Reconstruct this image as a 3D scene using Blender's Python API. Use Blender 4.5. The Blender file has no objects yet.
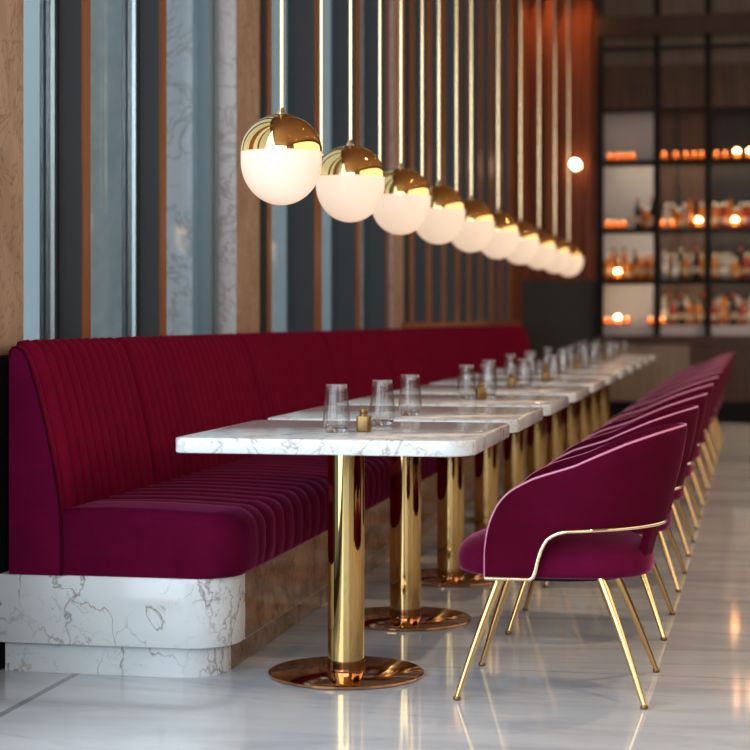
import bpy, math, random
from mathutils import Vector, Matrix
random.seed(7)
PI = math.pi
SC = bpy.context.scene
COL = SC.collection

# ------------------------------------------------------------------ mesh builder
class MB:
    def __init__(s): s.v = []; s.f = []
    def box(s, x0, x1, y0, y1, z0, z1):
        b = len(s.v)
        s.v += [(x0,y0,z0),(x1,y0,z0),(x1,y1,z0),(x0,y1,z0),(x0,y0,z1),(x1,y0,z1),(x1,y1,z1),(x0,y1,z1)]
        s.f += [tuple(b+i for i in q) for q in ((3,2,1,0),(4,5,6,7),(0,1,5,4),(1,2,6,5),(2,3,7,6),(3,0,4,7))]
        return s
    def loops(s, loops, closed=True, cap0=True, cap1=True):
        b = len(s.v); n = len(loops[0])
        for l in loops: s.v += [tuple(p) for p in l]
        m = n if closed else n-1
        for i in range(len(loops)-1):
            for j in range(m):
                k = (j+1) % n
                s.f.append((b+i*n+j, b+i*n+k, b+(i+1)*n+k, b+(i+1)*n+j))
        if cap0: s.f.append(tuple(b+j for j in reversed(range(n))))
        if cap1: s.f.append(tuple(b+(len(loops)-1)*n+j for j in range(n)))
        return s
    def lathe(s, prof, n=24, c=(0,0,0), flute=0, depth=0):
        L = []
        for r, z in prof:
            ring = []
            for i in range(n):
                a = 2*PI*i/n
                rr = r
                if flute and r > 0.004: rr = r*(1-depth*(0.5-0.5*math.cos(flute*a)))
                ring.append((c[0]+rr*math.cos(a), c[1]+rr*math.sin(a), c[2]+z))
            L.append(ring)
        return s.loops(L)
    def prism(s, pts, z0, z1):
        return s.loops([[(x,y,z0) for x,y in pts], [(x,y,z1) for x,y in pts]])
    def rprism(s, pts_fn, z0, z1, r, n=3):
        # pts_fn(inset) -> outline; rounded top and bottom edges
        L = []
        for k in range(n+1):
            a = PI/2*k/n
            L.append([(x,y,z0+r*(1-math.sin(a))) for x,y in pts_fn(r*(1-math.cos(PI/2-a)) if False else r*(1-math.sin(a)))] if False else
                     [(x,y,z0+r-r*math.cos(a)) for x,y in pts_fn(r-r*math.sin(a))])
        for k in range(n+1):
            a = PI/2*k/n
            L.append([(x,y,z1-r+r*math.sin(a)) for x,y in pts_fn(r-r*math.cos(a))])
        return s.loops(L)
    def tube(s, pts, radii, n=8):
        pts = [Vector(p) for p in pts]
        if not hasattr(radii, '__len__'): radii = [radii]*len(pts)
        t0 = (pts[1]-pts[0]).normalized()
        u = t0.orthogonal().normalized()
        L = []
        for i, p in enumerate(pts):
            if i == 0: t = pts[1]-pts[0]
            elif i == len(pts)-1: t = pts[-1]-pts[-2]
            else: t = (pts[i+1]-pts[i]).normalized()+(pts[i]-pts[i-1]).normalized()
            t.normalize()
            u = (u - t*u.dot(t)).normalized()
            w = t.cross(u)
            L.append([p+(u*math.cos(2*PI*k/n)+w*math.sin(2*PI*k/n))*radii[i] for k in range(n)])
        return s.loops(L)
    def build(s, name, mat, parent=None, smooth=None, loc=None):
        me = bpy.data.meshes.new(name)
        me.from_pydata(s.v, [], s.f); me.validate()
        import bmesh
        bm = bmesh.new(); bm.from_mesh(me)
        bmesh.ops.recalc_face_normals(bm, faces=bm.faces)
        bm.to_mesh(me); bm.free()
        if smooth:
            for p in me.polygons: p.use_smooth = True
            me.set_sharp_from_angle(angle=math.radians(smooth))
        if mat: me.materials.append(mat)
        o = bpy.data.objects.new(name, me); COL.objects.link(o)
        if loc: o.location = loc
        if parent: o.parent = parent
        return o

def rrect(x0, x1, y0, y1, r, n=6, inset=0.0):
    # r: radius or 4 radii (x0y0, x1y0, x1y1, x0y1)
    if not hasattr(r, '__len__'): r = (r,)*4
    x0 += inset; x1 -= inset; y0 += inset; y1 -= inset
    out = []
    for (cx, cy, sx, sy, a0, q) in ((x0,y0,1,1,PI,r[0]), (x1,y0,-1,1,1.5*PI,r[1]), (x1,y1,-1,-1,0,r[2]), (x0,y1,1,-1,.5*PI,r[3])):
        q = max(q-inset, 0.001)
        for k in range(n+1):
            a = a0+PI/2*k/n
            out.append((cx+sx*q+q*math.cos(a), cy+sy*q+q*math.sin(a)))
    return out

def empty(name, loc, label=None, cat=None, group=None, kind=None):
    o = bpy.data.objects.new(name, None); COL.objects.link(o)
    o.location = loc; o.empty_display_size = .1
    tag(o, label, cat, group, kind); return o
def tag(o, label=None, cat=None, group=None, kind=None):
    if label: o['label'] = label
    if cat: o['category'] = cat
    if group: o['group'] = group
    if kind: o['kind'] = kind
    return o
def copy_tree(o, parent=None):
    c = o.copy(); COL.objects.link(c); c.parent = parent
    for ch in list(o.children): copy_tree(ch, c)
    return c
def instance(proto, used, loc, label, rz=None):
    """first use moves the prototype, later ones copy it"""
    o = proto if not used.get(proto.name) else copy_tree(proto)
    used[proto.name] = True
    o.location = loc; o['label'] = label
    if rz is not None: o.rotation_euler.z = rz
    return o

# ------------------------------------------------------------------ materials
def new_mat(name):
    m = bpy.data.materials.new(name); m.use_nodes = True
    nt = m.node_tree
    return m, nt, nt.nodes['Principled BSDF'], nt.nodes['Material Output']
def sets(b, **k):
    for a, v in k.items():
        b.inputs[a.replace('_', ' ')].default_value = v
def rgb(r, g, b): return (r, g, b, 1)
def N(nt, t, **k):
    n = nt.nodes.new(t)
    for a, v in k.items(): setattr(n, a, v)
    return n
def ramp(nt, src, stops):
    r = N(nt, 'ShaderNodeValToRGB'); e = r.color_ramp.elements
    while len(e) < len(stops): e.new(.5)
    for i, (p, c) in enumerate(stops): e[i].position = p; e[i].color = c
    nt.links.new(src, r.inputs[0]); return r
def noise(nt, vec, scale, detail=4, rough=.5, dist=0):
    n = N(nt, 'ShaderNodeTexNoise'); n.inputs['Scale'].default_value = scale
    n.inputs['Detail'].default_value = detail; n.inputs['Roughness'].default_value = rough
    n.inputs['Distortion'].default_value = dist
    if vec is not None: nt.links.new(vec, n.inputs['Vector'])
    return n
def mapping(nt, vec, scale=(1,1,1), rot=(0,0,0)):
    m = N(nt, 'ShaderNodeMapping'); m.inputs['Scale'].default_value = scale; m.inputs['Rotation'].default_value = rot
    nt.links.new(vec, m.inputs['Vector']); return m.outputs[0]
def mix(nt, fac, a, b, blend='MIX'):
    m = N(nt, 'ShaderNodeMix'); m.data_type = 'RGBA'; m.blend_type = blend
    for s, v in ((m.inputs['Factor'], fac), (m.inputs['A'], a), (m.inputs['B'], b)):
        if hasattr(v, 'links'): nt.links.new(v, s)
        else: s.default_value = v
    return m.outputs['Result']
def mth(nt, op, a, b=None):
    m = N(nt, 'ShaderNodeMath', operation=op)
    for i, v in enumerate((a, b)):
        if v is None: continue
        if hasattr(v, 'links'): nt.links.new(v, m.inputs[i])
        else: m.inputs[i].default_value = v
    return m.outputs[0]
def vein(nt, vec, scale, width, dist=1.2, detail=5):
    n = noise(nt, vec, scale, detail, .55, dist)
    d = mth(nt, 'ABSOLUTE', mth(nt, 'SUBTRACT', n.outputs['Fac'], .5))
    return ramp(nt, d, [(0, rgb(1,1,1)), (width, rgb(0,0,0))]).outputs[0]
def bump(nt, h, strength, dist=.01):
    b = N(nt, 'ShaderNodeBump'); b.inputs['Strength'].default_value = strength; b.inputs['Distance'].default_value = dist
    nt.links.new(h, b.inputs['Height']); return b.outputs[0]
def pos(nt): return N(nt, 'ShaderNodeNewGeometry').outputs['Position']

def simple(name, col, rough=.5, metal=0.0, **k):
    m, nt, b, o = new_mat(name)
    sets(b, Base_Color=rgb(*col), Roughness=rough, Metallic=metal, **k); return m
def emit(name, col, s, base=None):
    m, nt, b, o = new_mat(name)
    sets(b, Base_Color=rgb(*(base or col)), Emission_Color=rgb(*col), Emission_Strength=s, Roughness=.4); return m

def mat_velvet(name, base, sheen, tint, rough_sheen=.35, bumpy=.25):
    m, nt, b, o = new_mat(name)
    p = pos(nt)
    n1 = noise(nt, p, 9, 3, .6, .6)
    c = mix(nt, n1.outputs['Fac'], rgb(base[0]*.72, base[1]*.72, base[2]*.72), rgb(base[0]*1.3, base[1]*1.3, base[2]*1.3))
    nt.links.new(c, b.inputs['Base Color'])
    sets(b, Roughness=.9, Specular_IOR_Level=.04, Sheen_Weight=sheen, Sheen_Roughness=rough_sheen, Sheen_Tint=rgb(*tint))
    n2 = noise(nt, p, 160, 2, .6)
    nt.links.new(bump(nt, n2.outputs['Fac'], bumpy, .002), b.inputs['Normal'])
    return m
def mat_marble(name, base, veins, scale=2.2, width=.018, rough=.12, mask=(.45,.62)):
    m, nt, b, o = new_mat(name)
    p = pos(nt)
    v1 = vein(nt, p, scale, width, 1.0, 6)
    v2 = vein(nt, mapping(nt, p, (1.3,1.1,1.7), (.5,.3,.9)), scale*2.1, width*.8, 1.4, 6)
    mk = ramp(nt, noise(nt, p, scale*1.1, 2).outputs['Fac'], [(mask[0], rgb(0,0,0)), (mask[1], rgb(1,1,1))]).outputs[0]
    wob = noise(nt, p, scale*2.2, 4, .6)
    off = N(nt, 'ShaderNodeVectorMath', operation='MULTIPLY_ADD'); nt.links.new(wob.outputs['Color'], off.inputs[0])
    off.inputs[1].default_value = (.30/scale*2.2,)*3; nt.links.new(p, off.inputs[2])
    vo = N(nt, 'ShaderNodeTexVoronoi'); vo.feature = 'DISTANCE_TO_EDGE'; vo.inputs['Scale'].default_value = scale*1.5
    nt.links.new(off.outputs[0], vo.inputs['Vector'])
    v3 = ramp(nt, vo.outputs['Distance'], [(0, rgb(1,1,1)), (width*1.6, rgb(0,0,0))]).outputs[0]
    mk3 = ramp(nt, noise(nt, p, scale*2.0, 3).outputs['Fac'], [(.36, rgb(0,0,0)), (.60, rgb(1,1,1))]).outputs[0]
    cloud = noise(nt, p, scale*1.5, 4)
    c0 = mix(nt, cloud.outputs['Fac'], rgb(*[x*.93 for x in base]), rgb(*base))
    c1 = mix(nt, mth(nt, 'MULTIPLY', v1, .75), c0, rgb(*veins))
    c2 = mix(nt, mth(nt, 'MULTIPLY', mth(nt, 'MULTIPLY', v2, mk), .85), c1, rgb(*veins))
    c2 = mix(nt, mth(nt, 'MULTIPLY', mth(nt, 'MULTIPLY', v3, mk3), .8), c2, rgb(*veins))
    nt.links.new(c2, b.inputs['Base Color'])
    sets(b, Roughness=rough, Specular_IOR_Level=.5); return m
def mat_wood(name, a, bcol, scale=(14,14,.6), rough=.35):
    m, nt, b, o = new_mat(name)
    n = noise(nt, mapping(nt, pos(nt), scale), 2.0, 6, .6, .8)
    c = ramp(nt, n.outputs['Fac'], [(.3, rgb(*a)), (.7, rgb(*bcol))]).outputs[0]
    nt.links.new(c, b.inputs['Base Color']); sets(b, Roughness=rough, Specular_IOR_Level=.2); return m
def mat_stone(name, a, bcol, dark, rough=.4):
    m, nt, b, o = new_mat(name)
    p = pos(nt)
    n = noise(nt, mapping(nt, p, (1,1,.45)), 6, 6, .6, 1.0)
    c = ramp(nt, n.outputs['Fac'], [(.3, rgb(*a)), (.7, rgb(*bcol))]).outputs[0]
    v = vein(nt, mapping(nt, p, (1,1,.6), (.6,0,.3)), 7, .02, 2.0, 5)
    c = mix(nt, mth(nt, 'MULTIPLY', v, .8), c, rgb(*dark))
    nt.links.new(c, b.inputs['Base Color']); sets(b, Roughness=rough)
    nt.links.new(bump(nt, v, -.3, .004), b.inputs['Normal']); return m
def mat_floor():
    m, nt, b, o = new_mat('polished_marble_floor')
    p = pos(nt)
    w = mapping(nt, p, (.5, 2.6, 1), (0,0,.12))
    n = noise(nt, w, 1.6, 7, .55, .9)
    c = ramp(nt, n.outputs['Fac'], [(.32, rgb(.40,.44,.49)), (.5, rgb(.54,.59,.65)), (.68, rgb(.62,.67,.72))]).outputs[0]
    v = vein(nt, mapping(nt, p, (.35, 1.6, 1), (0,0,-.15)), 1.5, .02, 1.2, 6)
    c = mix(nt, mth(nt, 'MULTIPLY', v, .28), c, rgb(.30,.33,.38))
    sep = N(nt, 'ShaderNodeSeparateXYZ'); nt.links.new(p, sep.inputs[0])
    tx = mth(nt, 'DIVIDE', mth(nt, 'ADD', sep.outputs[0], 1.96+25), 5.0)
    ty = mth(nt, 'DIVIDE', mth(nt, 'ADD', sep.outputs[1], -5.5+24), 1.5)
    cell = N(nt, 'ShaderNodeCombineXYZ')
    nt.links.new(mth(nt, 'FLOOR', tx), cell.inputs[0]); nt.links.new(mth(nt, 'FLOOR', ty), cell.inputs[1])
    wn = N(nt, 'ShaderNodeTexWhiteNoise'); nt.links.new(cell.outputs[0], wn.inputs['Vector'])
    c = mix(nt, mth(nt, 'MULTIPLY', wn.outputs['Value'], .22), c, rgb(.42,.43,.46))
    fx = mth(nt, 'ADD', mth(nt, 'ABSOLUTE', mth(nt, 'SUBTRACT', mth(nt, 'FRACT', tx), .5)), .0008)
    fy = mth(nt, 'ABSOLUTE', mth(nt, 'SUBTRACT', mth(nt, 'FRACT', ty), .5))
    j = mth(nt, 'GREATER_THAN', mth(nt, 'MAXIMUM', fx, fy), .4985)
    c = mix(nt, mth(nt, 'MULTIPLY', j, .7), c, rgb(.10,.10,.11))
    nt.links.new(c, b.inputs['Base Color'])
    sets(b, Roughness=.07, Specular_IOR_Level=.5)
    h = noise(nt, p, 2.2, 2)
    nt.links.new(bump(nt, h.outputs['Fac'], .025, .02), b.inputs['Normal'])
    return m
def mat_pane(name, tint=(.86,.93,.95), refl=1.0):
    m, nt, b, o = new_mat(name); nt.nodes.remove(b)
    t = N(nt, 'ShaderNodeBsdfTransparent'); t.inputs[0].default_value = rgb(*tint)
    g = N(nt, 'ShaderNodeBsdfGlossy'); g.inputs['Roughness'].default_value = .02
    lw = N(nt, 'ShaderNodeLayerWeight'); lw.inputs[0].default_value = .5
    f = mth(nt, 'ADD', .04, mth(nt, 'MULTIPLY', .9, mth(nt, 'POWER', lw.outputs['Facing'], 5.0)))
    x = N(nt, 'ShaderNodeMixShader')
    nt.links.new(mth(nt, 'MULTIPLY', f, refl), x.inputs[0]); nt.links.new(t.outputs[0], x.inputs[1]); nt.links.new(g.outputs[0], x.inputs[2])
    nt.links.new(x.outputs[0], o.inputs[0]); return m
def mat_glass(name, col=(1,1,1), rough=0.0):
    m, nt, b, o = new_mat(name)
    sets(b, Base_Color=rgb(*col), Roughness=rough, IOR=1.45, Transmission_Weight=1.0); return m
def mat_brass(name, col, rough=.1, brushed=0):
    m, nt, b, o = new_mat(name)
    sets(b, Base_Color=rgb(*col), Roughness=rough, Metallic=1.0)
    if brushed:
        n = noise(nt, mapping(nt, pos(nt), (60,60,1.5)), 3, 3)
        r = ramp(nt, n.outputs['Fac'], [(.3, rgb(rough,rough,rough)), (.7, rgb(rough+.1,)*1 if False else rgb(rough+.1,rough+.1,rough+.1))])
        nt.links.new(r.outputs[0], b.inputs['Roughness'])
    return m

M = {}
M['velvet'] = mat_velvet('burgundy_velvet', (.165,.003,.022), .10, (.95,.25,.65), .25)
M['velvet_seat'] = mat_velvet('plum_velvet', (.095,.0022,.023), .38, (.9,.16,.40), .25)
M['velvet_end'] = mat_velvet('magenta_velvet', (.13,.003,.034), .22, (.95,.12,.40), .3)
M['velvet_chair'] = mat_velvet('wine_velvet', (.066,.0014,.013), .12, (.95,.2,.45), .18)
M['velvet_cushion'] = mat_velvet('wine_velvet_cushion', (.095,.003,.024), .75, (.95,.25,.5), .3)  # lighter, sheenier copy of the chair velvet, standing in for a lit seat
M['piping'] = simple('rose_satin_piping', (.62,.22,.36), .3)  # highlight on the chair shell rim, put into a pale rose tube
M['piping_dark'] = simple('burgundy_piping', (.05,.002,.012), .9, Specular_IOR_Level=.05)
M['marble'] = mat_marble('white_marble', (.74,.78,.80), (.20,.14,.11), 2.6, .012)
M['marble_top'] = mat_marble('white_marble_tabletop', (.70,.74,.77), (.30,.22,.18), 4.5, .015, .10, (.4,.6))
M['brown_marble'] = mat_marble('brown_marble', (.34,.21,.13), (.13,.07,.04), 1.8, .06, .12)
M['brass'] = mat_brass('polished_brass', (.86,.70,.44), .09)
M['brass_col'] = mat_brass('brass_column', (.70,.46,.18), .05)
M['brass_base'] = mat_brass('bronze_base', (.62,.31,.14), .10)
M['brass_leg'] = mat_brass('brass_leg', (.70,.46,.19), .13)
M['brass_dome'] = mat_brass('brass_dome', (.92,.58,.22), .06)
M['brass_dull'] = mat_brass('aged_brass', (.25,.15,.06), .36)
M['steel'] = simple('pale_steel', (.75,.78,.80), .25, 1.0)
M['fin'] = simple('slate_grey_aluminium', (.062,.066,.070), .6, Specular_IOR_Level=.25)
M['fin_dark'] = simple('black_gasket', (.012,.012,.014), .5)
M['frame'] = simple('grey_aluminium_frame', (.20,.25,.28), .4, .3)
M['copper'] = mat_wood('copper_brown_wood', (.20,.07,.02), (.36,.13,.04), (20,20,.5), .35)
M['stone'] = mat_stone('brown_stone', (.33,.19,.115), (.48,.31,.21), (.13,.07,.045))
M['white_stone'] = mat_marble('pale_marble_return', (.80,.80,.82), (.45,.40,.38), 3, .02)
M['wood'] = mat_wood('reddish_wood', (.15,.032,.008), (.28,.07,.018))
M['wood_dark'] = mat_wood('dark_walnut', (.035,.017,.010), (.075,.036,.02))
M['wood_grey'] = mat_wood('grey_brown_veneer', (.16,.115,.085), (.25,.185,.14))
M['black'] = simple('black_metal', (.008,.008,.008), .5, Specular_IOR_Level=.12)
M['dark_wall'] = simple('black_painted_wall', (.008,.009,.009), .6)
M['ceiling'] = simple('dark_brown_ceiling', (.26,.145,.075), .6)
M['wall_dim'] = mat_wood('dim_brown_wall', (.10,.06,.04), (.16,.10,.065))
M['pane'] = mat_pane('window_glass', (.90,.95,.96), .7)
M['cab_pane'] = mat_pane('cabinet_glass', (.97,.97,.97), .02)
M['tumbler'] = mat_pane('clear_glass', (.985,.99,.99), 1.25)
tm_m = M['tumbler']; _nt = tm_m.node_tree; _o = _nt.nodes['Material Output']; _src = _o.inputs[0].links[0].from_socket
_g = N(_nt, 'ShaderNodeBsdfGlass'); _g.inputs['IOR'].default_value = 1.42; _g.inputs['Roughness'].default_value = 0
_mx = N(_nt, 'ShaderNodeMixShader'); _mx.inputs[0].default_value = .10
_nt.links.new(_src, _mx.inputs[1]); _nt.links.new(_g.outputs[0], _mx.inputs[2]); _nt.links.new(_mx.outputs[0], _o.inputs[0])
M['glass_base'] = mat_glass('thick_clear_glass')
M['opal'] = None
M['back_pale'] = simple('pale_grey_back_panel', (.46,.48,.49), .3)
M['back_brown'] = mat_wood('brown_back_panel', (.07,.036,.018), (.13,.07,.034))
M['back_dark'] = mat_wood('dark_back_panel', (.018,.011,.008), (.035,.022,.015))
M['shelf'] = simple('dark_glass_shelf', (.05,.045,.04), .15)
M['counter'] = simple('pale_counter', (.48,.43,.43), .3)
M['led'] = emit('warm_led', (1,.72,.48), 32)
M['flame'] = emit('candle_flame', (1,.50,.16), 16)  # glow that stands in for glints on the bar glassware
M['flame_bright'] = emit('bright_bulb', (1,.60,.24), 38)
M['sconce'] = emit('sconce_bulb', (1,.80,.50), 22)
M['downlight'] = emit('downlight_lens', (1,.72,.42), 12)
m, nt, b, o = new_mat('opal_glass')
sets(b, Base_Color=rgb(.62,.58,.54), Roughness=.25, Emission_Color=rgb(1,.68,.44), Emission_Strength=.66, Specular_IOR_Level=.4)
M['opal'] = m
M['floor'] = mat_floor()
M['facade'] = mat_stone('grey_facade', (.34,.37,.365), (.44,.47,.465), (.24,.26,.26), .7)
M['facade_light'] = simple('pale_facade', (.74,.80,.82), .6)
M['pavement'] = mat_stone('pavement', (.22,.23,.24), (.32,.33,.34), (.1,.1,.1), .8)
# bottle glass and labels (solid tinted, glossy; far away)
def mat_bottle(name, col, trans=.5):
    m, nt, b, o = new_mat(name)
    sets(b, Base_Color=rgb(*col), Roughness=.06, Transmission_Weight=trans, IOR=1.35); return m
B = {'amber': mat_bottle('amber_spirit', (.75,.26,.03)), 'dark': mat_bottle('dark_bottle_glass', (.035,.02,.012), .2),
     'clear': mat_bottle('clear_bottle_glass', (.75,.74,.70), .6), 'red': mat_bottle('red_liqueur', (.50,.06,.02)),
     'green': mat_bottle('green_bottle_glass', (.06,.09,.04), .3)}
LB = {'cream': simple('cream_paper_label', (.45,.36,.24), .6), 'white': simple('white_paper_label', (.66,.62,.56), .6),
      'orange': simple('orange_paper_label', (.60,.24,.07), .6)}
CAPM = {'gold': M['brass'], 'black': M['black'], 'red': simple('red_bottle_cap', (.35,.03,.02), .4)}

# ------------------------------------------------------------------ room shell
XW, XR, YF, YB, ZC = -2.212, 4.6, -5.0, 18.8, 4.8
f = MB().box(-2.6, XR+.2, YF-.2, 19.6, -.12, 0).build('floor', M['floor']); tag(f, kind='structure')
c = MB().box(-2.6, XR+.2, YF-.2, 19.6, ZC, ZC+.15).build('ceiling', M['ceiling']); tag(c, kind='structure')
w = MB().box(-2.6, XW, 4.78, 19.6, 0, .965).box(-2.6, XW, YF, 4.78, 0, .12).build('wall_left', M['dark_wall']); tag(w, kind='structure')
w = MB().box(XR, XR+.2, YF, 19.6, 0, ZC).build('wall_right', M['wall_dim']); tag(w, kind='structure')
# sill boards
s = MB().box(-2.6, -2.208, 4.78, 5.11, .965, .98).build('trim_1', M['fin_dark']); tag(s, kind='structure')
s = MB().box(-2.6, -2.19, 12.0, 18.78, .965, 1.045).build('trim_2', M['copper']); tag(s, kind='structure')

# window bays : glass at XG, fins project into the room
XG, XF = -2.32, -2.22
def fin(parent, y0, y1, base, bead=True, xs=0):
    fo = MB().box(XG-.06+xs, XF-.006, y0, y1, base, ZC).build('mullion', M['fin'], parent)
    MB().box(XF-.006, XF, y0, y1-.004, base, ZC).build('edge_strip', M['copper'], fo)
    if bead and y0 < 8:
        MB().box(XG-.009, XG+.006, y0-.026, y0-.012, base, ZC).build('steel_bead', M['steel'], fo)
        MB().box(XG-.009, XG+.012, y0-.012, y0, base, ZC).build('gasket', M['fin_dark'], fo)
    return fo
def window(n, y0, y1, fins, base=.98):
    e = empty('window_%d' % n, (XG, y0, base), kind='structure')
    def ch(o): o.location = (-XG, -y0, -base); return o
    g = MB().box(XG-.022, XG-.010, y0, y1, base, ZC).build('glass_pane', M['pane'], e); ch(g)
    for a, b_ in fins: ch(fin(e, a, b_, base))
    fr = MB().box(XG-.06, XG+.02, y1-.10, y1-.05, base, ZC).box(XG-.06, XG+.03, y1-.05, y1, base, ZC)
    ch(fr.build('frame', M['frame'], e))
    return e
window(1, -4.9, 4.77, [(y, y+.08) for y in (-3.6,-2.2,-.8,.6,2.0,3.4)], .12)
window(2, 5.40, 7.84, [(5.93,6.01), (6.79,6.87)])
window(3, 8.29, 11.62, [(8.45,8.53), (9.46,9.62), (10.55,10.68), (11.50,11.60)])
window(4, 12.08, 18.75, [(12.35,12.50), (13.05,13.25), (13.75,13.92), (14.45,14.65), (15.1,15.3), (15.8,16.0), (16.5,16.75), (17.2,17.4), (17.9,18.15)], 1.045)
def pillar(y0, y1, base, label, rm='white_stone'):
    e = empty('stone_pillar', (-2.4, (y0+y1)/2, base), label, 'pillar', 'stone pillars of the window wall')
    lx, ly, lz = 2.4, -(y0+y1)/2, -base
    a = MB().box(-2.55, -2.215, y0+.012, y1, base, ZC).build('shaft', M['stone'], e); a.location = (lx,ly,lz)
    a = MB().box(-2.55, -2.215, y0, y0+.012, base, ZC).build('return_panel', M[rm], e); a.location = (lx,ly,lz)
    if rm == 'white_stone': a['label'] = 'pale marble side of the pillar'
    return e
pillar(5.12, 5.385, .965, 'brown stone pillar at the left edge, just behind the end of the banquette', 'fin_dark')
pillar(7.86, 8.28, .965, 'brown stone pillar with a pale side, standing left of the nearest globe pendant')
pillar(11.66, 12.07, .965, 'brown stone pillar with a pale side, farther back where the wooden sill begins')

# rear wall, glazed, behind the camera
w = MB().box(-2.6, XR+.2, YF-.2, YF, 0, .3).box(-2.6, XR+.2, YF-.2, YF, 4.5, ZC).build('wall_rear', M['wall_dim']); tag(w, kind='structure')
e = empty('window_5', (0, YF-.1, .3), kind='structure')
fr = MB()
for x in (-2.5,-1.2,.1,1.4,2.7,4.0): fr.box(x-.04, x+.04, -.05, .05, 0, 4.2)
fr.build('frame', M['fin'], e)
MB().box(-2.55, XR, -.008, .008, 0, 4.2).build('glass_pane', M['pane'], e)

# back wall : wood battens left of the bar, plain wood right of it
wb = MB().box(-2.6, -1.40, YB+.10, YB+.7, 0, ZC)
for x, wd, dp in ((-2.17,.05,.10),(-2.04,.04,.06),(-1.90,.07,.10),(-1.74,.05,.05),(-1.62,.03,.03),(-1.50,.05,.06)):
    wb.box(x-wd/2, x+wd/2, YB+.10-dp, YB+.10, 1.5, ZC)
w = wb.build('wall_back', M['wood']); tag(w, kind='structure')
w = MB().box(-2.19, -1.40, YB+.05, YB+.10, 0, 1.47).build('trim_3', simple('grey_green_wainscot', (.045,.042,.035), .5, Specular_IOR_Level=.2)); tag(w, kind='structure')
w = MB().box(.90, XR, YB+.05, YB+.7, 0, ZC).box(-1.40, .90, YB+.55, YB+.7, 0, ZC).build('wall_back.001', M['wall_dim']); tag(w, kind='structure')

# ------------------------------------------------------------------ exterior
g = MB().box(-40, -2.6, -30, 70, -.3, -.15).build('pavement', M['pavement']); tag(g, kind='structure')
bd = empty('facade_building', (-9.5, 34, -.15), 'grey stone office facade across the street, seen through the windows', 'building')
def ex(mb, n, mt, p, base): o = mb.build(n, mt, p); o.location = (-base[0], -base[1], -base[2]); return o
BB = (-9.5, 34, -.15)
ex(MB().box(-11.0, -7.6, 19.5, 75, -.15, 14), 'wall', M['facade'], bd, BB)
ex(MB().box(-11.0, -7.3, 19.2, 19.5, -.15, 14), 'gable', M['facade_light'], bd, BB)
for k in range(2):
    ex(MB().box(-7.6, -7.35, 19.5+5.4*k, 21.6+5.4*k, -.15, 14), 'pilaster', M['facade_light'], bd, BB)
sg = empty('concrete_column', (-5.0, 14.2, -.15), 'grey concrete column outside, seen through the nearest window bay', 'column')
MB().box(-.32, .32, -.32, .32, 0, 7).build('shaft', M['facade'], sg)
MB().box(-.42, .42, -.42, .42, 0, .4).build('foot', M['facade_light'], sg)

# ------------------------------------------------------------------ banquette
BX0, BX1, BY0, BY1 = -2.198, -1.475, 5.15, 18.2
bq = empty('banquette', ((BX0+BX1)/2, BY0, 0), 'long burgundy velvet channel-tufted banquette on a white marble plinth along the windows', 'banquette')
def bchild(o): o.location = (-(BX0+BX1)/2, -BY0, 0); return o
def plan(i): return rrect(BX0, BX1, BY0, BY1, (.004,.15,.02,.004), 10, i)
o = bchild(MB().rprism(plan, .092, .302, .006, 2).build('plinth', M['marble'], bq, 40)); o['label'] = 'white veined marble plinth'
o = bchild(MB().prism(rrect(BX0+.004, BX1-.045, BY0+.035, BY1, (.004,.12,.02,.004), 10), 0, .092).build('toe_kick', M['marble'], bq, 40))
o = bchild(MB().box(BX1-.02, BX1+.003, BY0+.19, BY1-.1, .098, .297).box(BX1-.07, BX1-.042, BY0+.19, BY1-.1, .001, .091).build('side_cladding', M['brown_marble'], bq)); o['label'] = 'brown polished stone along the aisle side'
# seat: profile across X, swept along Y
def seat_mesh():
    xb, xf, zb, zt = BX0+.10, BX1+.030, .302, .497
    y = BY0+.006; ys = [0,.004,.012,.022,.034,.05,.075,.1,.14,.18,.22]
    p = .125; t = .22; Y = list(ys)
    while t < BY1-BY0-.25:
        for k in range(1, 9): Y.append(t+p*k/8)
        t += p
    end = Y[-1]
    rnd = random.Random(3)
    amps = {}
    loops = []
    for t in Y:
        R = .13
        cut = R-math.sqrt(max(0, R*R-(R-t)**2)) if t < R else 0
        r2 = .032
        ct = r2-math.sqrt(max(0, r2*r2-(r2-t)**2)) if t < r2 else 0
        h = 0
        if t > .22:
            k = int((t-.2200001)/p); fr = (t-.22)/p-k; fr = min(max(fr,0),1)
            a = amps.setdefault(k, rnd.uniform(.011,.018))
            h = a*(math.sqrt(max(0,1-(2*fr-1)**2))-1)
        x1 = xf-cut; z1 = zt-ct
        pr = [(xb, zb), (xb, z1)]
        # top then rounded front nose
        rr = .075
        for k in range(1, 6): pr.append((xb+(x1-rr-xb)*k/6, z1+.010*math.sin(PI*k/6)))
        for k in range(0, 8):
            a = PI/2*k/7
            pr.append((x1-rr+rr*math.sin(a), z1-rr+rr*math.cos(a)))
        pr += [(x1+.002, zb+.06), (x1-.004, zb+.015), (x1-.018, zb)]
        L = []
        for j, (px, pz) in enumerate(pr):
            wt = 0 if (j < 2 or j > len(pr)-2) else 1
            nx = max(0, (px-(x1-rr))/rr)
            wob = .004*math.sin(j*.9+t*7)*(1 if t > .22 else 0)*wt
            L.append((px+h*nx*wt, y+t+wob*1.5, pz+h*(1-nx*.8)*wt))
        loops.append(L)
    return MB().loops(loops)
bchild(seat_mesh().build('seat', M['velvet_seat'], bq, 70))
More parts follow.
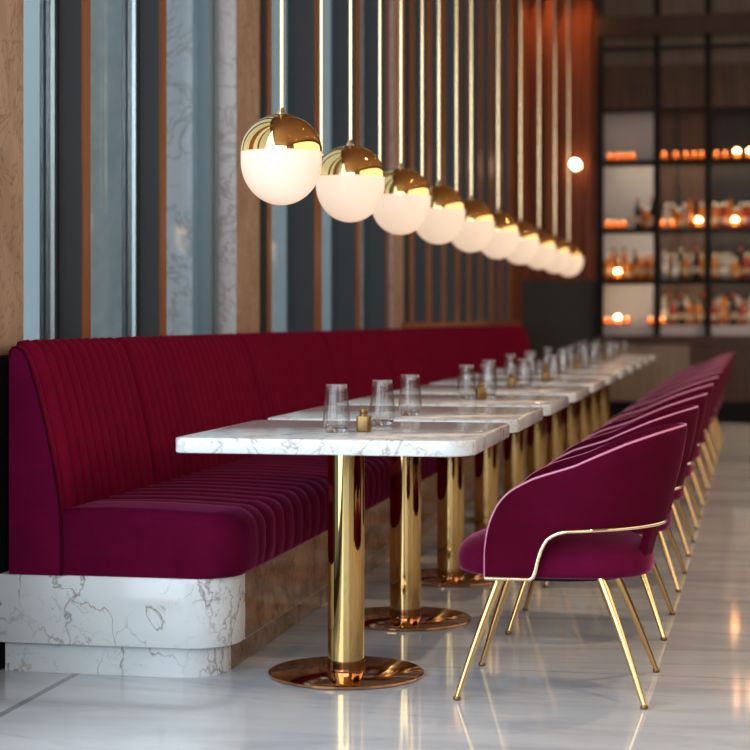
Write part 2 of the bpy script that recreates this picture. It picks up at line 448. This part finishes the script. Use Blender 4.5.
# back
PROF = [(.018,.302),(.018,.60),(.018,.955),(.02,.976),(.028,.989),(.038,.991),(.056,.980),(.070,.955),(.083,.915),(.096,.868),(.110,.81),(.125,.745),(.138,.68),(.150,.61),(.160,.545),(.166,.48),(.168,.42),(.168,.302)]
PROF = [(a*1.10+.012, z) for a, z in PROF]
def back_mesh():
    p = .0750; n = 10
    tot = BY1-BY0
    cuts = []
    Y = [(0.0,0.0,0),(.006,.004,0),(.016,.006,0),(.028,.004,0)]
    t = .034; k = 0
    while t < tot-.06:
        seam = (k % 21) == 11
        w = p*(.55 if seam else 1)
        A = .010 if seam else .040
        for q in range(n+1):
            fr = .5-.5*math.cos(PI*q/n)
            if q == 0 and k > 0: continue
            hh = A*math.sin(PI*q/n)-.016
            Y.append((t+w*fr, hh-(.004 if seam else 0), 1))
        t += w; k += 1
    Y += [(tot-.03,.006,0),(tot-.012,.002,0),(tot,-.02,0)]
    # normals of the profile
    P = [Vector((a,0,b_)) for a, b_ in PROF]
    Nn = []
    for j in range(len(P)):
        a = P[max(j-1,0)]; b_ = P[min(j+1,len(P)-1)]
        d = (b_-a).normalized(); Nn.append(Vector((d.z,0,-d.x)) * (-1 if False else 1))
    loops = []
    for (t, h, ch) in Y:
        L = []
        for j in range(len(P)):
            wt = 0 if j < 3 else (min(1, (j-2)/2))
            nn = Vector((-Nn[j].x*-1, 0, Nn[j].z))
            # outward: towards +x / up on the visible side
            out = Vector((-(P[min(j+1,len(P)-1)]-P[max(j-1,0)]).z, 0, (P[min(j+1,len(P)-1)]-P[max(j-1,0)]).x)).normalized()
            q = P[j]+out*h*wt
            L.append((BX0+.003+q.x, BY0+.004+t, q.z))
        loops.append(L)
    return MB().loops(loops)
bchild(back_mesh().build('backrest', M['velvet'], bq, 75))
ep = [(BX0+.003+a, 0, b_) for a, b_ in PROF]
em = MB().loops([[(x, BY0-.004, z) for x, _, z in ep], [(x, BY0+.004, z) for x, _, z in ep]])
o = bchild(em.build('end_panel', M['velvet_end'], bq)); o['label'] = 'flat magenta velvet end panel'
bchild(MB().tube([(BX0+.003+a, BY0-.001, b_) for a, b_ in PROF[2:]], .005, 8).build('piping', M['piping_dark'], bq, 60))

# ------------------------------------------------------------------ tables
ORD = ['nearest', 'second', 'third', 'fourth', 'fifth', 'sixth', 'seventh', 'eighth', 'ninth', 'tenth', 'eleventh']
def which(i, n, noun):
    if i == 0: return 'nearest %s' % noun
    if i == n-1: return 'farthest %s, at the bar end' % noun
    return '%s %s from the front' % (ORD[i], noun)
TX0, TX1, TD = -1.522, -.69, .88
TXC = -1.155
TY = [4.77, 5.77, 6.81]+[6.81+1.092*k for k in range(1, 9)]
tb = empty('dining_table', (0,0,0), 'x', 'table', 'marble tables in a row along the banquette')
def tplan(i): return rrect(TX0-TXC, TX1-TXC, -.56, TD-.56, (.025,.095,.06,.025), 8, i)
MB().rprism(tplan, .707, .75, .005, 2).build('tabletop', M['marble_top'], tb, 40)
MB().lathe([(.056,.013),(.056,.70),(.056,.7072)], 40).build('column', M['brass_col'], tb, 40)
bs = MB().lathe([(.225,0),(.235,.003),(.236,.010),(.230,.014),(.06,.0165),(.0575,.019)], 56).build('base_plate', M['brass_base'], tb, 40)
bs['label'] = 'coppery round base plate'
MB().lathe([(.0575,.0165),(.0575,.045),(.0562,.046)], 40).build('collar', M['brass_base'], bs, 40)
MB().lathe([(.13,.699),(.13,.7065)], 32).build('mount_plate', M['brass_dull'], tb, 40)
used = {}
for i, y in enumerate(TY):
    instance(tb, used, (TXC, y+.56, 0), which(i, 11, 'white marble table on a round brass column'))

# ------------------------------------------------------------------ chairs
def lerp_tab(tab, x):
    if x <= tab[0][0]: return tab[0][1]
    for (a, u), (b_, v) in zip(tab, tab[1:]):
        if x <= b_: return u+(v-u)*(x-a)/(b_-a)
    return tab[-1][1]
def make_chair():
    ch = empty('dining_armchair', (0,0,0), 'x', 'chair', 'velvet armchairs along the aisle side of the tables')
    # seat
    hx, hy, cx = .285, .232, -.015
    def ring(ins, z, crown=0):
        L = []
        for k in range(48):
            a = 2*PI*k/48; ca, sa = math.cos(a), math.sin(a)
            e_ = 2/2.7
            L.append((cx+(hx-ins)*math.copysign(abs(ca)**e_, ca), (hy-ins)*math.copysign(abs(sa)**e_, sa), z))
        return L
    MB().loops([ring(.10,.346), ring(.02,.345), ring(.006,.350), ring(.001,.362), ring(0,.380), ring(.001,.396), ring(.006,.411), ring(.016,.424), ring(.032,.436), ring(.06,.449), ring(.10,.460), ring(.15,.468), ring(.20,.472), ring(.22,.4725)]).build('seat', M['velvet_cushion'], ch, 60)
    # shell
    A_, xc, yo, xs = .25, .04, .262, -.19
    straight = xc-xs; ell = PI/2*(A_+yo)/2*1.0
    S = []
    ds = [0,.002,.005,.01,.016,.024,.034,.046,.06,.075,.09,.105,.118,.128,.136,.143,.150,.158,.166,.176,.19,.205,.22,straight]
    for t in ds: S.append((xs+t, -yo, 0.0))
    for k in range(1, 16):
        a = -PI/2+PI/2*k/15
        S.append((xc+A_*math.cos(a), yo*math.sin(a), k/15))
    half = S
    full = half+[(x, -y, w_) for x, y, w_ in reversed(half[:-1])]
    top = [(-.19,.425),(-.186,.466),(-.180,.492),(-.172,.520),(-.158,.550),(-.139,.577),(-.115,.598),(-.09,.613),(-.05,.633),(-.02,.643),(.06,.668),(.19,.732),(.26,.762),(.29,.774)]
    bot = [(-.19,.345),(-.062,.345),(-.052,.352),(-.046,.375),(-.038,.41),(-.028,.437),(-.014,.458),(.006,.472),(.04,.481),(.12,.485),(.29,.490)]
    T = .032
    n = len(full); loops = []; rim = []; low = []
    for i, (x, y, w_) in enumerate(full):
        a = full[max(i-1,0)]; b_ = full[min(i+1,n-1)]
        d = Vector((b_[0]-a[0], b_[1]-a[1], 0)).normalized(); out = Vector((d.y, -d.x, 0))
        zt, zb = lerp_tab(top, x), lerp_tab(bot, x)
        k = min(i, n-1-i)
        th = T*min(1, .35+.65*math.sin(min(1, (x-xs)/.03)*PI/2))
        if k > 26: th = T*1.12
        r = th/2
        def at(off, z):
            ln = max(0, z-.44)*(.05+.19*max(0,w_)**1.0)
            return Vector((x, y, z))+out*(off-r+ln)
        L = []
        nv = 7
        for q in range(nv+1):       # outer, bottom to top
            z = zb+r*.6+(zt-zb-r*1.6)*q/nv
            L.append(at(r+.006*math.sin(PI*q/nv)*w_, z))
        for q in range(1, 5):       # rim
            an = PI*q/5; L.append(at(r*math.cos(an), zt-r+r*math.sin(an)))
        for q in range(nv+1):
            z = zt-r+(zb+r*.6-zt+r)*q/nv
            L.append(at(-r-.004*math.sin(PI*q/nv), z))
        for q in range(1, 3):
            an = PI*q/3; L.append(at(-r*math.cos(an), zb+r*.6-r*.6*math.sin(an)))
        loops.append(L)
        rim.append(at(r*.55, zt-r*.16)); low.append(at(r+.001, zb+.003))
    MB().loops(loops).build('backrest', M['velvet_chair'], ch, 65)
    r0 = [Vector((full[0][0]-.001, full[0][1]+.006, z)) for z in (.35,.38,.41)]
    r1 = [Vector((full[-1][0]-.001, full[-1][1]-.006, z)) for z in (.41,.38,.35)]
    MB().tube(r0+rim[1:-1]+r1, .0034, 6).build('piping', M['piping'], ch, 60)
    MB().tube(low, .0058, 8).build('brass_trim', M['brass'], ch, 60)
    # rear support under the shell
    sup = []
    for z, xo, hw in ((.36,.245,.10),(.40,.262,.115),(.44,.273,.125),(.475,.282,.13),(.50,.286,.13)):
        sup.append([(xo-.035,-hw,z),(xo-.012,-hw,z),(xo+.002,-hw*.5,z),(xo+.004,0,z),(xo+.002,hw*.5,z),(xo-.012,hw,z),(xo-.035,hw,z)])
    MB().loops(sup).build('back_support', M['velvet_chair'], ch, 60)
    MB().prism([(cx+(hx-.05)*math.cos(2*PI*k/28)*.9, (hy-.04)*math.sin(2*PI*k/28)*.95) for k in range(28)], .332, .3475).build('seat_pan', M['black'], ch, 40)
    for (tx, ty, fx, fy) in ((-.155,-.19,-.27,-.255),(-.155,.19,-.27,.255),(.13,-.19,.255,-.27),(.13,.19,.265,.26)):
        P0, P1 = Vector((tx,ty,.345)), Vector((fx,fy,.006))
        pts, rad = [], []
        for q in range(9):
            t = q/8; p = P0.lerp(P1, t)
            bow = .004*math.sin(PI*t)*(1 if fx > 0 else -1)*(.8)
            pts.append((p.x+bow, p.y, p.z)); rad.append(.0135-.006*t)
        lg = MB().tube(pts, rad, 12).build('leg', M['brass_leg'], ch, 60)
        MB().lathe([(.0085,0),(.0105,.002),(.0105,.009),(.008,.012)], 14, (fx,fy,0)).build('foot', M['brass_dull'], lg, 50)
    return ch
chair = make_chair(); used = {}
for i in range(11):
    instance(chair, used, (-.50+.013*i+.002*random.uniform(-1,1), 5.29+1.083*i, 0), which(i, 11, 'wine velvet armchair with splayed brass legs'))

# ------------------------------------------------------------------ pendants
pd = empty('globe_pendant', (0,0,0), 'x', 'pendant lamp', 'globe pendants over the tables')
R_ = .127; ZL = 1.600
pr = []
for k in range(15):
    a = -PI/2+PI/2*k/14
    pr.append((max(R_*math.cos(a), .0008), -.030+.137*math.sin(a)))
pr.append((R_*.999, -.0012))
MB().lathe(pr, 48).build('lamp_shade', M['opal'], pd, 60)['label'] = 'glowing opal glass bowl'
pr = []
HD = .119
for k in range(13):
    a = PI/2*k/12
    pr.append((max((R_+.0012)*math.cos(a), .0085), HD*math.sin(a)))
cp = MB().lathe([(R_-.004, -.0005)]+[(R_+.0012, -.0005)]+pr, 48).build('dome_cap', M['brass_dome'], pd, 50)
MB().lathe([(.014,HD-.004),(.014,HD+.003),(.010,HD+.008),(.0075,HD+.02)], 20).build('ferrule', M['brass'], cp, 40)
MB().lathe([(.0065,HD-.002),(.0065,ZC-ZL-.02)], 14).build('stem', M['brass'], pd, 40)
MB().lathe([(.055,ZC-ZL-.022),(.055,ZC-ZL)], 28).build('ceiling_rose', M['brass'], pd, 40)
used = {}
LY = [5.47+a for a in (0, 1.03, 2.05, 3.05, 4.13, 5.25, 6.40, 7.55, 8.72, 9.92)]
for i, y in enumerate(LY):
    instance(pd, used, (-1.393, y, ZL), which(i, 10, 'globe pendant with brass cap and opal glass bowl'))
# slim rods that hang between the globes
rd = empty('hanging_rod', (0,0,0), 'x', 'rod', 'slim brass rods hanging between the globes')
MB().lathe([(.0058,.006),(.0058,ZC-1.64)], 12).build('rod', M['brass'], rd, 40)
MB().lathe([(.002,-.006),(.0078,-.002),(.0078,.006),(.0058,.009)], 12).build('end_cap', M['brass'], rd, 40)
used = {}
for i, y in enumerate((6.02, 7.06, 8.05, 9.07)):
    instance(rd, used, (-1.393, y, 1.64), 'slim brass rod hanging between the %s and %s globe from the front' % (('first','second','third','fourth','fifth','sixth')[i], ('first','second','third','fourth','fifth','sixth')[i+1]))

# ------------------------------------------------------------------ tableware
def tumbler():
    g = empty('glass_tumbler', (0,0,0), 'x', 'glass', 'glass tumblers on the tables')
    H = .139
    outp = [(.020,0),(.0300,.0012),(.0345,.010),(.0385,.026),(.0395,.040),(.0385,.056),(.0355,.085),(.0325,.115),(.0312,H-.002)]
    inn = [(.0303,H),(.0294,H-.002),(.0306,.115),(.0336,.085),(.0365,.056),(.0372,.040),(.0355,.028),(.028,.018),(.012,.0165)]
    mb = MB()
    L = []
    for prof, dp in ((outp,.05),(inn,0)):
        for r, z in prof:
            ring = []
            for i in range(72):
                a = 2*PI*i/72; rr = r
                if dp and .008 < z < .12: rr = r*(1-dp*(.5-.5*math.cos(18*a)))
                ring.append((rr*math.cos(a), rr*math.sin(a), z))
            L.append(ring)
    mb.loops(L).build('bowl', M['tumbler'], g, 50)
    MB().lathe([(.012,.0012),(.028,.0018),(.0325,.010),(.034,.0165),(.027,.0162),(.012,.0155)], 36).build('base', M['glass_base'], g, 40)
    return g
def shaker():
    g = empty('brass_shaker', (0,0,0), 'x', 'shaker', 'brass shakers on the tables')
    def pl(i): return rrect(-.0195,.0195,-.0195,.0195,.007,4,i)
    MB().rprism(pl, 0, .047, .003, 2).build('body', M['brass_dull'], g, 40)
    MB().lathe([(.013,.0465),(.0125,.052),(.0115,.053),(.0125,.055),(.0125,.066),(.010,.069)], 20).build('cap', M['brass_dull'], g, 40)
    return g
tm = tumbler(); sh = shaker(); ut = {}; us = {}
def tb_name(i): return ('nearest table' if i == 0 else 'farthest table' if i == 10 else '%s table from the front' % ORD[i])
TW = [  # world x, y of each glass, by table
 (0, (-1.125,5.06), 'left of the brass shaker'), (0, (-1.065,5.44), 'right of the brass shaker'),
 (1, (-1.075,5.98), 'alone near the front edge'),
 (2, (-1.075,7.28), 'left of the shaker'), (2, (-1.00,7.37), 'right behind the shaker'),
]
SHK = [(0, (-1.055,5.11)), (2, (-1.005,7.20)), (3, (-1.03,8.42))]
for i in range(3, 11):
    y = TY[i]
    d = (.0, .06, -.05, .03, -.02, .05, 0, .02)[i-3]
    TW += [(i, (-1.10+d, y+.25+d), 'left of the shaker'), (i, (-.97+d*.5, y+.52), 'behind the shaker')]
    if i in (4, 6, 8, 9, 10): TW.append((i, (-1.22+d, y+.45), 'farthest left, by the banquette'))
    if i > 3: SHK.append((i, (-1.02+d, y+.30)))
for i, (x, y), wh in TW:
    instance(tm, ut, (x, y, .7502), 'clear ribbed tumbler on the %s, %s' % (tb_name(i), wh), random.uniform(0,.3))
for i, (x, y) in SHK:
    instance(sh, us, (x, y, .7502), 'small square brass shaker standing on the %s' % tb_name(i), .2*(i % 3))

# ------------------------------------------------------------------ bar shelving at the back
BXS = [-1.375, -.79, -.272, .28, .83]
bar = empty('bar_shelving', (0, YB, 0), 'tall black-framed back-bar shelving unit with lit shelves at the far wall', 'shelving')
def bc(mb, name, mt, p=bar, sm=None):
    o = mb.build(name, mt, p, sm)
    if p is bar: o.location = (0, -YB, 0)
    return o
for x in BXS: bc(MB().box(x-.035, x+.035, YB-.03, YB+.04, .806, ZC), 'post', M['black'])
for z0, z1, nm in ((.806,.90,'bottom_rail'),(4.01,4.20,'top_beam')): bc(MB().box(-1.41,.865,YB-.035,YB+.045,z0,z1), nm, M['wood_dark'])
for z in (3.87, 3.225): bc(MB().box(-1.41,.865,YB-.02,YB+.02,z-.02,z+.02), 'glazing_bar', M['black'])
bc(MB().box(-1.36,.83,YB+.045,YB+.46,.90,1.005), 'counter_shelf', M['counter'])
SHZ = [1.484, 2.01, 2.717]
for z in SHZ:
    sf = bc(MB().box(-1.36,.83,YB+.05,YB+.45,z-.03,z), 'shelf', M['shelf'])
    MB().box(-1.36,.83,YB+.046,YB+.052,z-.055,z).build('front_lip', M['black'], sf)
    MB().box(-1.34,.81,YB+.054,YB+.072,z-.042,z-.0305).build('light_strip', M['led'], sf)
for k, (a, b_) in enumerate(zip(BXS, BXS[1:])):
    mt = (M['back_pale'], M['back_brown'], M['back_dark'], M['back_brown'])[k]
    bc(MB().box(a, b_, YB+.46, YB+.49, .90, 3.4), 'back_panel', mt)
    bc(MB().box(a, b_, YB+.40, YB+.43, 3.25, 3.75), 'upper_panel', M['back_brown'])
    bc(MB().box(a, b_, YB+.43, YB+.45, 3.75, 4.9), 'upper_panel', M['wood_grey'])
    bc(MB().box(a+.036, b_-.036, YB-.004, YB+.004, .90, 4.01), 'glass_front', M['cab_pane'])
bc(MB().box(-.60,-.56,YB+.42,YB+.46,1.0,3.4), 'divider', M['wood_dark'])
# base cabinets
def cabinet(x0, x1, mt, label):
    e = empty('base_cabinet', ((x0+x1)/2, YB+.2, 0), label, 'cabinet', 'low cabinets under the bar shelving')
    h = (x1-x0)/2
    MB().box(-h, h, -.22, .25, .22, .802).build('body', mt, e)
    MB().box(-h, h, -.16, .25, 0, .22).build('plinth', M['black'], e)
    for sgn in (-1, 1):
        MB().box(min(0,sgn*h)+.006, max(0,sgn*h)-.006, -.235, -.22, .235, .798).build('door', mt, e)
    return e
cabinet(-1.375, -.45, M['wood_grey'], 'pale grey-brown veneer cabinet under the left of the bar shelving')
cabinet(-.44, .86, M['wood_dark'], 'dark walnut cabinet under the right of the bar shelving')

# bottles
def bottle(kind, lab, cap, shape):
    e = empty('liquor_bottle', (0,0,0), 'x', 'bottle', 'x')
    P = {'wine': [(.034,0),(.037,.004),(.037,.19),(.033,.215),(.016,.245),(.0145,.25),(.0145,.315)],
         'whisky': [(.040,0),(.043,.005),(.043,.165),(.038,.185),(.017,.205),(.016,.21),(.016,.255)],
         'tall': [(.030,0),(.033,.004),(.033,.235),(.026,.26),(.013,.28),(.013,.335)],
         'squat': [(.046,0),(.050,.006),(.050,.115),(.040,.145),(.017,.165),(.017,.205)]}[shape]
    MB().lathe(P, 18).build('body', B[kind], e, 45)
    top = P[-1]
    MB().lathe([(top[0]+.002, top[1]-.022),(top[0]+.002, top[1]+.012),(top[0]-.001,top[1]+.014)], 12).build('cap', CAPM[cap], e, 40)
    r = P[1][0]+.0012; h = P[2][1]
    MB().lathe([(r,h*.34),(r,h*.66)], 18).build('paper_label', LB[lab], e, 40)
    return e, P[-1][1]
KINDS = {'amber': ('amber','cream','gold','whisky','amber whisky bottle with a pale label'),
         'amber_tall': ('amber','orange','black','tall','tall amber bottle with an orange label'),
         'dark': ('dark','cream','red','wine','dark wine-shaped bottle with a cream label'),
         'clear': ('clear','white','gold','whisky','clear bottle with a white label'),
         'clear_tall': ('clear','white','black','tall','tall clear bottle with a white label'),
         'red': ('red','cream','gold','whisky','red liqueur bottle with a cream label'),
         'green': ('green','cream','gold','wine','dark green bottle with a cream label'),
         'squat': ('amber','cream','gold','squat','squat amber decanter bottle with a cream label')}
proto = {}
for k, v in KINDS.items(): proto[k] = bottle(*v[:4])[0]
ub = {}
BAY = ['left bay', 'middle bay', 'right bay']
LEV = {1.005: 'bottom counter', 1.484: 'lowest shelf', 2.01: 'middle shelf', 2.717: 'top shelf'}
rb = random.Random(11)
def row(bay, z, kinds, x0, x1, back=True):
    n = len(kinds)
    for i, k in enumerate(kinds):
        x = x0+(x1-x0)*i/max(1, n-1)
        y = YB+(.215 if i % 2 == 0 else .325)+rb.uniform(-.02,.02)
        p = proto[k]
        o = p if not ub.get(k) else copy_tree(p)
        ub[k] = True
        o.location = (x, y, z+.0005)
        o['label'] = '%s on the %s of the %s' % (KINDS[k][4], LEV[z], BAY[bay])
        o['group'] = 'bottles on the bar shelves'
row(1, 1.005, ['clear_tall','dark','red','clear','dark','clear_tall','amber','green','amber','dark'], -.72, -.33)
row(2, 1.005, ['red','clear_tall','amber_tall','clear','dark','clear_tall','red','clear','clear_tall','green'], -.21, .22)
row(0, 1.484, ['amber','amber_tall','squat','amber_tall','squat','dark','amber','red','amber'], -1.31, -.86)
row(1, 1.484, ['clear_tall','amber','clear','green','amber','clear','dark','amber'], -.72, -.34)
row(2, 1.484, ['amber','clear','clear','clear','squat','dark','red','clear','amber_tall'], -.21, .22)
row(1, 2.01, ['clear','amber','squat','clear','amber_tall','dark','amber'], -.70, -.34)
row(2, 2.01, ['amber','amber','red','amber_tall','squat','amber','red','amber','clear'], -.21, .22)
row(0, 2.01, ['dark','red','squat','dark'], -1.0, -.85)

# votive cups on the shelves: glassware glints built as glowing shapes
def glint(nm, fl, h=.03):
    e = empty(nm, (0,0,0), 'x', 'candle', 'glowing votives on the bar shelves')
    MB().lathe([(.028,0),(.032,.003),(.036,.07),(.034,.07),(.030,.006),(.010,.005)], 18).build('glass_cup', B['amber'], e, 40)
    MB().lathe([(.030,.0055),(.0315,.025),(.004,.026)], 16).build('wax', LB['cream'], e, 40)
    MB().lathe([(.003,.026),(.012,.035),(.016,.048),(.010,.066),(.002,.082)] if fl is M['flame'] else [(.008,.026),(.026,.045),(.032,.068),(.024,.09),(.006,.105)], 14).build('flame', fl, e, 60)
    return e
v1 = glint('votive_candle', M['flame']); v2 = glint('candle_lamp', M['flame_bright'])
uv = {}
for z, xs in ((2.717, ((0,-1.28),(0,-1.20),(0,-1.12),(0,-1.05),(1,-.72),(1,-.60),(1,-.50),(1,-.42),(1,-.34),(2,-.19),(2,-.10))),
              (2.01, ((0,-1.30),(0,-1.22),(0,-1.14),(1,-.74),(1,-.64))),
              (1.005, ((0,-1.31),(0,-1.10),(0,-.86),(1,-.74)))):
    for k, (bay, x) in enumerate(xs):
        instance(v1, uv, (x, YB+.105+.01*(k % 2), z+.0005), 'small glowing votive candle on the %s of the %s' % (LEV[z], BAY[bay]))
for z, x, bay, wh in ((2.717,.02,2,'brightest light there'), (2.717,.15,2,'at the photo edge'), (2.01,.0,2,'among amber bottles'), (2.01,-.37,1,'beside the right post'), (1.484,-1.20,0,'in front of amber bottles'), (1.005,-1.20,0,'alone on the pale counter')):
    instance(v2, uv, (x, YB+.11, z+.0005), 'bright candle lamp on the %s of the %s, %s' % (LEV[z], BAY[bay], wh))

# wall sconce on the wood wall
sc = empty('wall_sconce', (-1.63, YB+.07, 2.68), 'small glowing round sconce on the reddish wood wall', 'wall lamp')
MB().lathe([(.05,0),(.05,.012)], 24).build('back_plate', M['brass'], sc, 40).rotation_euler = (PI/2,0,0)
MB().tube([(0,-.01,0),(0,-.09,0)], .008, 10).build('arm', M['brass'], sc, 40)
pr = [(max(.0005,.045*math.cos(-PI/2+PI*k/12)), .045*math.sin(-PI/2+PI*k/12)) for k in range(13)]
o = MB().lathe(pr, 24).build('globe', M['sconce'], sc, 60); o.location = (0,-.14,0)

# ceiling downlights
dl = empty('ceiling_downlight', (0,0,0), 'x', 'downlight', 'recessed downlights in the ceiling')
MB().lathe([(.075,-.012),(.075,0)], 28).build('bezel', M['black'], dl, 40)
MB().lathe([(.055,-.016),(.055,-.012)], 24).build('lens', M['downlight'], dl, 40)
ud = {}
k = 0
DL = [(x, y) for y in (3.0,7.0,11.0,15.0,17.8) for x in (.9, 3.0)] + [(-2.0, 18.58), (-1.6, 18.58), (-.6, 17.9)]
for x, y in DL:
    instance(dl, ud, (x, y, ZC), 'recessed warm downlight in the dark ceiling, outside the picture')
    L = bpy.data.lights.new('downlight', 'SPOT'); L.energy = 260; L.color = (1,.70,.42); L.spot_size = math.radians(80); L.spot_blend = .6; L.shadow_soft_size = .05
    lo = bpy.data.objects.new('downlight_lamp', L); COL.objects.link(lo); lo.location = (x, y, ZC-.05)
    if x < 0: L.energy = 45; L.color = (1,.50,.24)

# ------------------------------------------------------------------ daylight and added fill
def area(name, loc, rot, sx, sy, e_, col):
    L = bpy.data.lights.new(name, 'AREA'); L.shape = 'RECTANGLE'; L.size = sx; L.size_y = sy; L.energy = e_; L.color = col
    o = bpy.data.objects.new(name, L); COL.objects.link(o); o.location = loc; o.rotation_euler = rot; return o
area('daylight_rear', (.8, YF+.15, 3.6), (PI/2-.25, 0, 0), 6.4, 1.8, 200, (.80,.91,1))
area('daylight_left', (-2.16, 0, 2.35), (0, -PI/2, 0), 4.2, 8.0, 440, (.80,.91,1))
area('wall_wash_right', (4.5, 9.0, 3.0), (0, PI/2, 0), 2.4, 17, 290, (1,.84,.70))  # added warm fill along the right wall, no lamp built for it

W = bpy.data.worlds.new('sky'); SC.world = W; W.use_nodes = True
nt = W.node_tree; bg = nt.nodes['Background']
tc = N(nt, 'ShaderNodeTexCoord'); sp = N(nt, 'ShaderNodeSeparateXYZ'); nt.links.new(tc.outputs['Generated'], sp.inputs[0])
r = ramp(nt, sp.outputs[2], [(0.0, rgb(.64,.70,.73)), (.12, rgb(.76,.83,.87)), (.6, rgb(.60,.71,.82))])
nt.links.new(r.outputs[0], bg.inputs[0]); bg.inputs[1].default_value = 1.35

# ------------------------------------------------------------------ camera
cd = bpy.data.cameras.new('camera'); cam = bpy.data.objects.new('camera', cd); COL.objects.link(cam)
cam.location = (0, 0, 1.08); cam.rotation_euler = (PI/2, 0, math.atan(360/1800))
cd.sensor_width = 36; cd.lens = 86.4; cd.shift_y = -57/750
cd.clip_end = 300; cd.clip_start = .05
cd.dof.use_dof = True; cd.dof.focus_distance = 5.5; cd.dof.aperture_fstop = 2.8
SC.camera = cam
SC.view_settings.view_transform = 'Standard'; SC.view_settings.look = 'None'
SC.view_settings.gamma = 1; SC.view_settings.use_curve_mapping = False
SC.view_settings.exposure = 0.0
SC.cycles.use_denoising = True
SC.cycles.max_bounces = 10; SC.cycles.transparent_max_bounces = 16; SC.cycles.transmission_bounces = 8
SC.cycles.sample_clamp_indirect = 6
